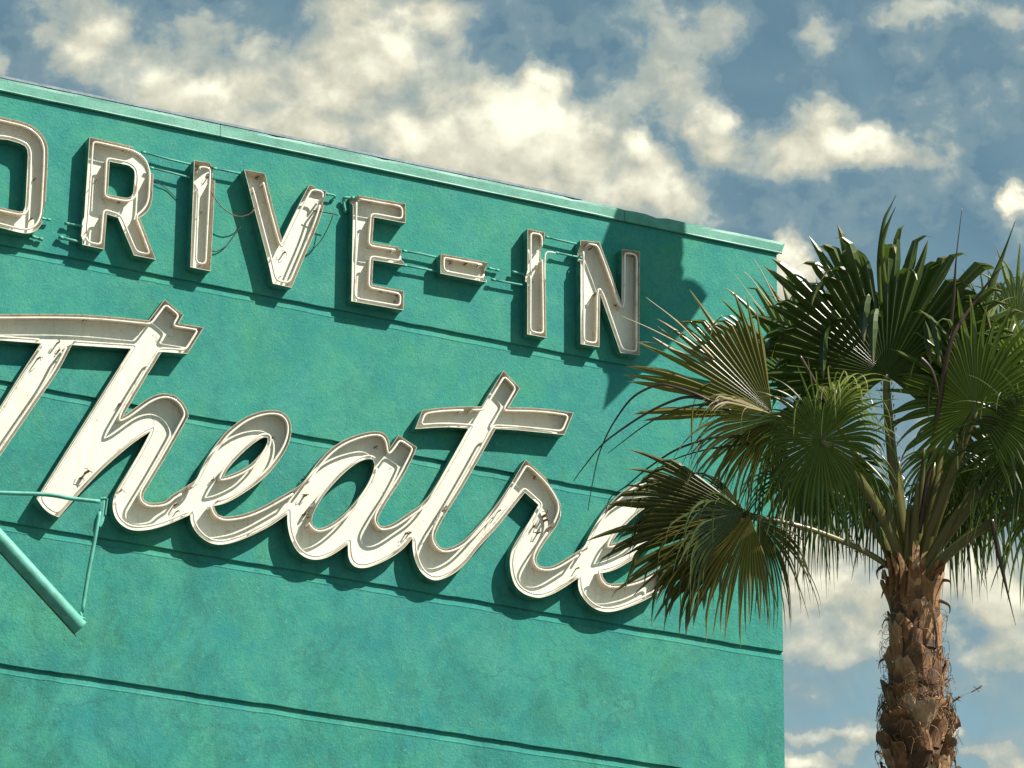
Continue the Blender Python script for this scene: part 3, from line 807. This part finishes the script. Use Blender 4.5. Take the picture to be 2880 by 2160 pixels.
# behind the rest
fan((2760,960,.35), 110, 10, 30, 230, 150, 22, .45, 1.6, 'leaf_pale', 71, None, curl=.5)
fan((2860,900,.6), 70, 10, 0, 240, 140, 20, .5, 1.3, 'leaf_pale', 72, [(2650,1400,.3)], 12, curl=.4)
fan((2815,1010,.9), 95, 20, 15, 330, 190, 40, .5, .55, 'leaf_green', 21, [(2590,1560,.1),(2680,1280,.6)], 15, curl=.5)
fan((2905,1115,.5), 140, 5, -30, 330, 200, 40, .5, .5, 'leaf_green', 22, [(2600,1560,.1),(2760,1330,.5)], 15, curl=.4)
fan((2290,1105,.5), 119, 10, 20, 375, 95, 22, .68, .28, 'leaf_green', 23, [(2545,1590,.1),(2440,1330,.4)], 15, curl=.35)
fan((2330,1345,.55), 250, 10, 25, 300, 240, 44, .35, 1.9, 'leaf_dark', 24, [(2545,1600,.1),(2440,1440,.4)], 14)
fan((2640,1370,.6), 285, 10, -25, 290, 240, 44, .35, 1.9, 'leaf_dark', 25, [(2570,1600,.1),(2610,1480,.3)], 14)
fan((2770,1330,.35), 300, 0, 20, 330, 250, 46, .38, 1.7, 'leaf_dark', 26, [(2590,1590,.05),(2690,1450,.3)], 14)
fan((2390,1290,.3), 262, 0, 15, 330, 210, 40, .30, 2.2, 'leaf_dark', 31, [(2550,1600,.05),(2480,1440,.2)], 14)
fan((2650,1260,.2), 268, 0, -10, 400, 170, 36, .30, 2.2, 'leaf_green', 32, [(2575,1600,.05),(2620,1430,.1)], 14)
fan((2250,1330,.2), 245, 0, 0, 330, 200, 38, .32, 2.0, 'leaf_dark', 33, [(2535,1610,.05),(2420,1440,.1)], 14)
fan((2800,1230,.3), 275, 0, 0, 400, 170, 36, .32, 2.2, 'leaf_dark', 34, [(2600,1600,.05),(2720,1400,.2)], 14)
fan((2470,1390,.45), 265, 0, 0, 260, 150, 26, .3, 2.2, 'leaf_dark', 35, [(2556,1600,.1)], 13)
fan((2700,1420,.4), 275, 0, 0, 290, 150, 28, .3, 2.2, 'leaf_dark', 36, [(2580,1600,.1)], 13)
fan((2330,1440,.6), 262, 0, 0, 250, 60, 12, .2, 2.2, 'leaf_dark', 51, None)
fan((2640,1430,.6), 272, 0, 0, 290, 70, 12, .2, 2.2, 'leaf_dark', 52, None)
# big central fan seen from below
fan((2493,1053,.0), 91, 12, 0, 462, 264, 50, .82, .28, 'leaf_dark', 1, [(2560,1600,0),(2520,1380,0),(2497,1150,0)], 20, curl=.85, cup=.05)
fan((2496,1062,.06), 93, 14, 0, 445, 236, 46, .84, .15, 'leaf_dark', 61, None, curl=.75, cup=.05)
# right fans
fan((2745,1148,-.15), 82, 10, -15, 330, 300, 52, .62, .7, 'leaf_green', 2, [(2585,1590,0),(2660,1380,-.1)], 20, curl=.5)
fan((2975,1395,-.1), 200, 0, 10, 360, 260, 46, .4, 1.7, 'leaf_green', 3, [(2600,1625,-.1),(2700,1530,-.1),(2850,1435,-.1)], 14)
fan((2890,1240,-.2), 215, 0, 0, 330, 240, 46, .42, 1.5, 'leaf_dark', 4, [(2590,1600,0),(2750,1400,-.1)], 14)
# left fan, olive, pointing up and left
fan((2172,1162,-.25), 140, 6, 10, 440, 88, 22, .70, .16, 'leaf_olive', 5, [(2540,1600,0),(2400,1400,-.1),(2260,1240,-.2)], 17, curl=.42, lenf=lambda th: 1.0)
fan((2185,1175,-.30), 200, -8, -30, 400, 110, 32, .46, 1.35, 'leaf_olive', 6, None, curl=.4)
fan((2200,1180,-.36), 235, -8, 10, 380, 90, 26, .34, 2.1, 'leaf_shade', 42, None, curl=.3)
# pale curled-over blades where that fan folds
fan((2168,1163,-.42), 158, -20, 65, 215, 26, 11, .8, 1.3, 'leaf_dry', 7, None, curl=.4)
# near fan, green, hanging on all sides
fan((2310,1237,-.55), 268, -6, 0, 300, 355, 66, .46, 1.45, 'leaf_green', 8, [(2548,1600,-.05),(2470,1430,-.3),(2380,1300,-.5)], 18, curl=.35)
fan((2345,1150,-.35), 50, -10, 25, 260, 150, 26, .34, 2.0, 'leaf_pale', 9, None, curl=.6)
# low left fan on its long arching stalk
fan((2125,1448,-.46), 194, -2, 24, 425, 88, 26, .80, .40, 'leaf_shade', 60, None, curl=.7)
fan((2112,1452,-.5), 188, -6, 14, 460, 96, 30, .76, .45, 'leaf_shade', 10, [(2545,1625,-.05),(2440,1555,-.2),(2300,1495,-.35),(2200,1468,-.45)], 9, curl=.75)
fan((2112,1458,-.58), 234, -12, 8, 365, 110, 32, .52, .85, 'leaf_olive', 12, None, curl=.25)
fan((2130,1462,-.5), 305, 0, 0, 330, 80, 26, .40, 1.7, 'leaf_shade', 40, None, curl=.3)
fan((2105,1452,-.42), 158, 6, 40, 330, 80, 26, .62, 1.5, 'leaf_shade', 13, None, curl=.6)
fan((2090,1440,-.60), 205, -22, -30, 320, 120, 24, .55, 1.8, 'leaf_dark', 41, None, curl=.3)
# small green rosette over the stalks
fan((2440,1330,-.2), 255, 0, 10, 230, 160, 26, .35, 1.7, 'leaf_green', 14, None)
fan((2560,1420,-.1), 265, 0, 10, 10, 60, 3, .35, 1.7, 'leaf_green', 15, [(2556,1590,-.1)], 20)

for k, (ex, ey, ez) in enumerate([(2480,1330,-.15),(2528,1290,.1),(2600,1250,.05),(2655,1330,-.1),(2700,1420,-.15),(2430,1420,-.1),(2580,1350,-.2),(2630,1300,.15)]):
    b = MB(); x0 = 2560 + (ex - 2560) * .16
    b.tube(spline([P(x0, 1700, ZP - .08 + ez * .2), P(2560 + (ex-2560) * .45, 1560, ZP + ez * .5), P(ex, ey, ZP + ez)], 6), lambda u: (24 - 12 * u - 10 * u ** 4) / PXM, 8, 0, False, (random.uniform(.1, .5), .0, 0), .5)
    b.build('petiole', M['petiole'], palm, True)
# sheaths of split fibre clasping the stalks
for k in range(16):
    a = random.uniform(-1, 1); x0 = 2568 + a * 62; y0 = 1655 + random.uniform(-20, 25)
    b = MB(); L = random.uniform(50, 120)
    b.tube(spline([P(x0, y0, ZP - .17 + abs(a) * .1), P(x0 + a * 12, y0 - L * .5, ZP - .19 + abs(a) * .1), P(x0 + a * 30 + random.uniform(-12, 12), y0 - L, ZP - .17)], 4), lambda u: (20 * (1 - u) ** .8 + 1.5) / PXM, 6, 0, False, (random.uniform(.2, .75), 0, 0), .2)
    b.build('sheath', M['bark'], palm)

# spear leaves and bare stalks
def spear(pts, w_, mt, name='spear_leaf', tone=.5, flat=.5, dr=0.0):
    b = MB(); q = spline([P(a, c, ZP + d) for a, c, d in pts], 6)
    b.tube(q, lambda u: (w_ / PXM) * (.35 + .65 * math.sin(math.pi * min(1, u * .9 + .25))) * (1 - u ** 3) + .0012, 7, 0, False, (tone, dr, 0), flat)
    b.build(name, M[mt], palm, True)
spear([(2585,1500,-.1),(2625,1250,-.1),(2655,1080,-.05),(2680,860,0),(2690,720,0),(2706,583,.05)], 9, 'strand')
spear([(2600,1420,-.15),(2640,1150,-.1),(2675,960,-.1),(2740,850,0),(2800,770,0),(2828,748,0)], 8, 'strand', tone=.9)
spear([(2760,900,.3),(2790,800,.35),(2820,720,.4),(2857,618,.4)], 11, 'leaf_green')
spear([(2478,860,.0),(2472,740,.03),(2485,630,.05),(2505,580,.08),(2522,545,.1)], 7, 'leaf_green')
spear([(2490,800,.0),(2480,700,.0),(2490,650,.0),(2505,612,.0),(2520,580,.0)], 8, 'leaf_green', tone=.9)
spear([(2280,930,.2),(2300,850,.2),(2318,780,.2),(2328,720,.2)], 8, 'leaf_green', tone=.8)
spear([(2590,1005,-.3),(2620,1040,-.3),(2638,1100,-.3),(2642,1180,-.2)], 5, 'strand', tone=.8)
spear([(2250,1000,-.3),(2290,1070,-.3),(2325,1140,-.3),(2345,1210,-.2)], 5, 'strand', tone=.8)
spear([(2790,1460,-.3),(2810,1560,-.3),(2830,1650,-.3),(2857,1760,-.3)], 8, 'strand', 'strand', .1)
S2 = lambda pts, z: [(p[0] / 2.0733 + 1550, p[1] / 2.0733 + 1000, z) for p in pts]
for pts, w_ in [([(1000,310),(860,230),(720,178),(620,165),(500,222),(400,330),(320,480),(262,640),(215,910)], 5.5),
                ([(1050,330),(960,275),(800,240),(660,275),(500,360),(380,450),(290,530),(190,660),(135,735)], 5.5),
                ([(1050,340),(960,300),(860,290),(700,320),(550,400),(430,490),(328,568)], 4.5),
                ([(1180,470),(1000,475),(900,490),(720,560),(560,660),(440,760),(350,830),(318,925)], 4.5),
                ([(1180,510),(1000,530),(900,550),(700,620),(530,716)], 4)]:
    b = MB(); q = spline([P(*p) for p in S2(pts, ZP - .35)], 6)
    q = [p + Vector((noise.noise(p * 5) * .012, 0, noise.noise(p * 4) * .012)) for p in q]
    b.tube(q, lambda u, w_=w_: (w_ / PXM) * (1.1 - u * .9), 6, 0, False, (.3, 0, 0), .5)
    b.build('strand', M['strand'], palm, True)
# thin dead blade ends crossing the wall left of the crown
for pts, w_ in [([(2010,1010),(1960,960),(1900,900),(1816,836)], 4), ([(2000,1010),(1900,960),(1820,920),(1745,888)], 3.5), ([(1990,1020),(1900,985),(1840,965),(1798,962)], 3),
                ([(2185,850),(2160,800),(2140,760),(2118,725)], 3), ([(2170,860),(2140,820),(2110,780),(2090,762)], 3), ([(2150,880),(2110,830),(2066,770)], 2.2)]:
    b = MB(); b.tube(spline([P(a, c, ZP - .2) for a, c in pts], 6), lambda u, w_=w_: (w_ / PXM) * (1 - .8 * u), 5, 0, False, (.8, .9, 0), .35)
    b.build('dead_leaf_tip', M['leaf_dry'], palm, True)

# ------------------------------------------------------------------ unseen panel on a pole, added and shaped to cast the shadow beside the N
YS = 2.6
def shadow_src(px, py, y=YS):
    p = W(px, py); k = y / -SUN.y
    return Vector((p.x + SUN.x * k, -y, p.z + SUN.z * k))
sg_px = [(1770,560),(1772,606),(1762,640),(1696,692),(1690,760),(1690,900),(1712,1000),(1725,1055),(1707,1138),(1940,908),(1978,850),(1960,824),(1940,806),(1910,801),(1893,803),(1906,782),(1903,756),(1910,735),(1908,690),(1905,640),(1900,560)]
sg_px = [(1600 + (1770-1600), 380)] + sg_px[1:] ; 
sg_px = [(1900,440),(1790,440),(1700,680),(1690,760),(1690,900),(1712,1000),(1724,1055),(1707,1138),(1940,908),(1978,850),(1962,824),(1940,806),(1916,801),(1906,803),(1912,780),(1904,758),(1910,735),(1908,690),(1906,640),(1905,560)]
base = shadow_src(2250, 500); 
pole = thing('shadow_caster', 'unseen panel on a pole, added outside the view to shade the wall beside the N', 'sign', (base.x + 2.4, -YS, 0))
b = MB(); pts = [shadow_src(a, c) for a, c in sg_px]; n = len(pts)
hole = [shadow_src(a, c) for a, c in [(1897,690),(1876,706),(1885,734),(1901,726)]]
fr_, bk_ = [], []
loops = [pts, hole]
for y0, sgn in ((-.05, 1), (.05, -1)):
    idx = [b.vert(p + Vector((0, y0, 0))) for l in loops for p in l]
    polys = [[Vector((p.x, p.z, 0)) for p in l] for l in loops]
    for tr in tessellate_polygon(polys): b.face([idx[k] for k in (tr if sgn > 0 else tr[::-1])])
    (fr_ if sgn > 0 else bk_).extend(idx)
for st, cnt in ((0, n), (n, len(hole))):
    for k in range(cnt):
        k2 = (k + 1) % cnt; b.face((fr_[st+k], fr_[st+k2], bk_[st+k2], bk_[st+k]))
b.build('caster_panel', M['teal'], pole)
ptop = max(p.z for p in pts) + .4
b = MB(); b.tube([(base.x + 2.4, -YS, 0), (base.x + 2.4, -YS, ptop)], .16, 16); b.build('pole', M['teal'], pole, True)
for zz in (ptop - .25,):
    b = MB(); b.tube([(base.x + 2.4, -YS, zz), (min(p.x for p in pts), -YS, zz)], .06, 10); b.build('arm', M['teal'], pole, True)
# ------------------------------------------------------------------ sky
SKYMUL = (.92, 1.17, .98); SKYS = .05; CLS = .082; VEILC = (2.5, 3.95, 4.4)
w = bpy.data.worlds.new('World'); scn.world = w; w.use_nodes = True
t = NT(w.node_tree); bg = w.node_tree.nodes['Background']
sky = t.n.new('ShaderNodeTexSky'); sky.sky_type = 'NISHITA'; sky.sun_disc = False
sky.sun_elevation = math.asin(SUN.z); sky.sun_rotation = math.atan2(SUN.x, SUN.y)
sky.air_density = 1.0; sky.dust_density = 1.2; sky.ozone_density = 1.6
t.link(t.mix(1.0, sky.outputs[0], SKYMUL, 'MULTIPLY'), bg.inputs['Color']); bg.inputs['Strength'].default_value = SKYS
RD = 2600.0
sm = bpy.data.materials.new('cloudy_sky'); sm.use_nodes = True; t = NT(sm.node_tree); t.n.clear()
t2 = t
sky = t.n.new('ShaderNodeTexSky'); sky.sky_type = 'NISHITA'; sky.sun_disc = False
gp = t.n.new('ShaderNodeNewGeometry').outputs['Position']; dirv = t.vmath('NORMALIZE', gp)
t.n.remove(sky)
sp = t.n.new('ShaderNodeSeparateXYZ'); t.link(dirv, sp.inputs[0])
# compass bearing and height above the horizon, in degrees
bear = t.math('MULTIPLY', t.math('ARCTAN2', sp.outputs[0], sp.outputs[1]), 57.2958)
elev = t.math('MULTIPLY', t.math('ARCSINE', sp.outputs[2]), 57.2958)
def be(px, py):
    r = ray(px, py).normalized(); q = CAM.dot(r); r = CAM + r * (-q + math.sqrt(q * q - CAM.length_squared + RD * RD)); r.normalize()
    return math.degrees(math.atan2(r.x, r.y)), math.degrees(math.asin(r.z))
comb = t.n.new('ShaderNodeCombineXYZ'); t.link(bear, comb.inputs[0]); t.link(elev, comb.inputs[1])
# cumulus: (x, y, half width, half height, strength) in 1/2212ths of the photograph, turned into bearings
CL = [(470,150,420,120,.62),(1150,330,280,110,.62),(860,80,230,80,.55),(1800,1290,260,130,.45),(2100,1300,180,150,.5),(190,90,110,90,.9),(290,130,100,60,.8),(150,20,80,60,.7),(0,135,30,40,.7),(400,215,120,50,1.0),(520,190,130,70,.9),(380,60,120,60,.6),(620,110,100,50,.6),
 (700,190,150,80,.9),(840,130,160,90,1.0),(900,60,120,70,.95),(760,30,90,50,.8),(620,290,240,60,.8),(860,260,160,90,.8),(1000,220,120,60,.8),(560,100,60,30,.8),
 (1190,190,70,50,.95),(1110,270,110,60,1.05),(1190,300,140,80,1.15),(1020,330,190,70,1.0),(1250,350,120,60,1.1),(1150,400,230,70,.95),(1380,320,60,45,1.0),(1430,350,50,40,1.0),
 (1400,400,120,60,1.0),(1460,440,70,50,.9),(1330,240,60,60,.5),(1410,150,120,90,.72),(1520,260,60,60,.75),(1550,330,60,40,.8),(1450,80,70,50,.6),(1330,60,90,60,.55),(1540,60,80,60,.6),
 (1740,310,110,60,1.0),(1840,320,90,40,1.05),(1780,260,60,50,.85),(1900,340,90,30,.9),(1780,75,60,45,.6),(1950,30,100,35,.55),(2100,15,90,30,.5),(1850,250,50,30,.5),
 (1710,580,40,55,1.1),(1690,640,60,50,.9),(2200,430,28,28,1.0),(2160,25,60,40,.4),(1560,500,40,30,.3),(1800,530,40,40,.4),(1690,700,30,20,.4),
 (1800,1190,130,60,.9),(1760,1270,120,70,.95),(1880,1330,120,80,.9),(1820,1390,90,50,.75),(2090,1230,110,70,.95),(2160,1290,100,80,.9),(2140,1400,90,60,.8),(2050,1170,120,60,.8),(1950,1160,200,50,.7),
 (1780,1590,90,28,.7),(1850,1600,40,24,.8),(1740,1645,110,25,.9),(1900,1590,20,22,.0),(2075,1565,22,18,.8),(2050,1510,20,18,.7),(2110,1620,70,30,.7),(2190,1660,60,30,.7),(1700,1130,90,40,.8),(1720,1500,60,30,.35)]
HL = [(1140,255,120,45,.9),(1200,285,90,50,.5),(1395,298,50,28,.8),(1430,395,60,30,.45),(1340,390,70,30,.4),(1860,305,80,24,.95),(1760,250,60,25,.3),(1180,165,50,25,.7),(225,60,50,40,.7),(170,130,60,30,.3),(460,190,60,18,.6),(330,170,60,22,.5),
 (900,70,80,50,.7),(560,105,40,20,.6),(730,160,80,35,.35),(1460,60,50,40,.35),(1520,240,50,30,.4),(1550,330,30,20,.3),(1700,560,32,40,.8),(2200,428,24,24,.8),(1790,60,40,20,.3),(2000,20,70,22,.4),
 (1790,1165,90,22,.5),(1760,1240,70,30,.4),(2120,1200,70,30,.55),(2060,1150,120,20,.4),(2180,1330,60,30,.3),(1800,1580,70,16,.7),(1740,1640,90,16,.6),(2075,1560,20,12,.6),(900,290,110,30,.3),(870,300,35,30,.5),(1000,330,60,30,.3)]
def field(vec, lst, gain, smooth):
    acc = None
    for (x, y, a, b_, s_) in lst:
        if s_ <= 0: continue
        u, v = be(x * 2880 / 2212, y * 2880 / 2212)
        ka = 2212 / 12.69; a2, b2 = a / ka / math.cos(R_(21.4)) * gain, b_ / ka * gain
        q = t.vmath('MULTIPLY_ADD', vec, (1 / a2, 1 / b2, 0), (-u / a2, -v / b2, 0))
        d2 = t.vmath('DOT_PRODUCT', q, q, out=1)
        val = t.math('MULTIPLY', t.math('EXPONENT', t.math('MULTIPLY', d2, -1.0)), s_)
        acc = val if acc is None else (t.math('SMOOTH_MAX', acc, val, smooth) if smooth else t.math('ADD', acc, val))
    return acc
# a gentle warp keeps the banks from reading as ovals
wv = t.vmath('SUBTRACT', t.noise(comb.outputs[0], 1.1, 5, .6, 0, 1), (.5, .5, .5))
warp = t.vmath('ADD', comb.outputs[0], t.vmath('MULTIPLY', wv, (1.1, .8, 0)))
def nfield(vec):
    v2 = t.vmath('MULTIPLY', vec, (1.0, 1.2, 0))
    n1 = t.noise(v2, .85, 8, .53, .2); n3_ = t.noise(t.vmath('ADD', v2, (4, 8, 5)), 3.0, 5, .55, .2)
    a = t.math('MULTIPLY', t.math('SUBTRACT', n1, .5), 1.35)
    return t.math('ADD', a, t.math('MULTIPLY', t.math('SUBTRACT', n3_, .5), .36))
nA = nfield(comb.outputs[0]); nB = nfield(t.vmath('ADD', comb.outputs[0], (.12, .22, 0)))
dA = t.math('ADD', field(warp, CL, 1.42, .30), nA)
hl = field(warp, HL, 1.35, .1)
mask = t.ramp(t.math('MULTIPLY_ADD', hl, .16, dA), [(.14, 0.0), (.37, .33), (.58, .76), (.92, .97)], 'EASE')
rel = t.math('MULTIPLY', t.math('SUBTRACT', nA, nB), .95)
lit = t.math('ADD', t.math('ADD', rel, t.ramp(dA, [(.3, .16), (1.3, .50)])), t.math('MULTIPLY', hl, .62), None, True)
ccol = t.ramp(lit, [(.0, (2.7, 3.1, 2.95)), (.3, (4.1, 4.05, 3.2)), (.6, (5.7, 5.5, 4.3)), (1.0, (8.8, 8.5, 6.7))])
veil = t.math('ADD', t.math('MULTIPLY_ADD', elev, -.075, 1.68, True), t.ramp(t.noise(comb.outputs[0], .55, 7, .6, .6), [(.36, .12), (.72, .34)]), None, True)
col = t.mix(mask, VEILC, ccol)
fade = t.math('MULTIPLY', t.math('MULTIPLY_ADD', t.math('ABSOLUTE', t.math('SUBTRACT', bear, 26.6)), -.05, 3.0, True), t.math('MULTIPLY_ADD', elev, -.07, 4.6, True))
alpha = t.math('MULTIPLY', t.math('MAXIMUM', mask, veil), fade)
em = t.n.new('ShaderNodeEmission'); t.link(col, em.inputs['Color']); em.inputs['Strength'].default_value = CLS
tr = t.n.new('ShaderNodeBsdfTransparent'); mx = t.n.new('ShaderNodeMixShader')
t.link(alpha, mx.inputs[0]); t.link(tr.outputs[0], mx.inputs[1]); t.link(em.outputs[0], mx.inputs[2])
om = t.n.new('ShaderNodeOutputMaterial'); t.link(mx.outputs[0], om.inputs['Surface'])
sk = MB(); rows = []
for j in range(13):
    el = R_(-2 + 70 * j / 12); row = []
    for i in range(25):
        az = R_(26.6 - 62 + 124 * i / 24)
        row.append(sk.vert((math.sin(az) * math.cos(el) * RD, math.cos(az) * math.cos(el) * RD, math.sin(el) * RD)))
    rows.append(row)
for A, B in zip(rows, rows[1:]):
    for i in range(24): sk.face((A[i], B[i], B[i+1], A[i+1]))
structure(sk.build('sky', sm))

# ------------------------------------------------------------------ render settings
scn.render.engine = 'CYCLES'
scn.view_settings.view_transform = 'Standard'; scn.view_settings.look = 'None'
scn.view_settings.exposure = .75; scn.view_settings.gamma = 1.0
scn.cycles.max_bounces = 6
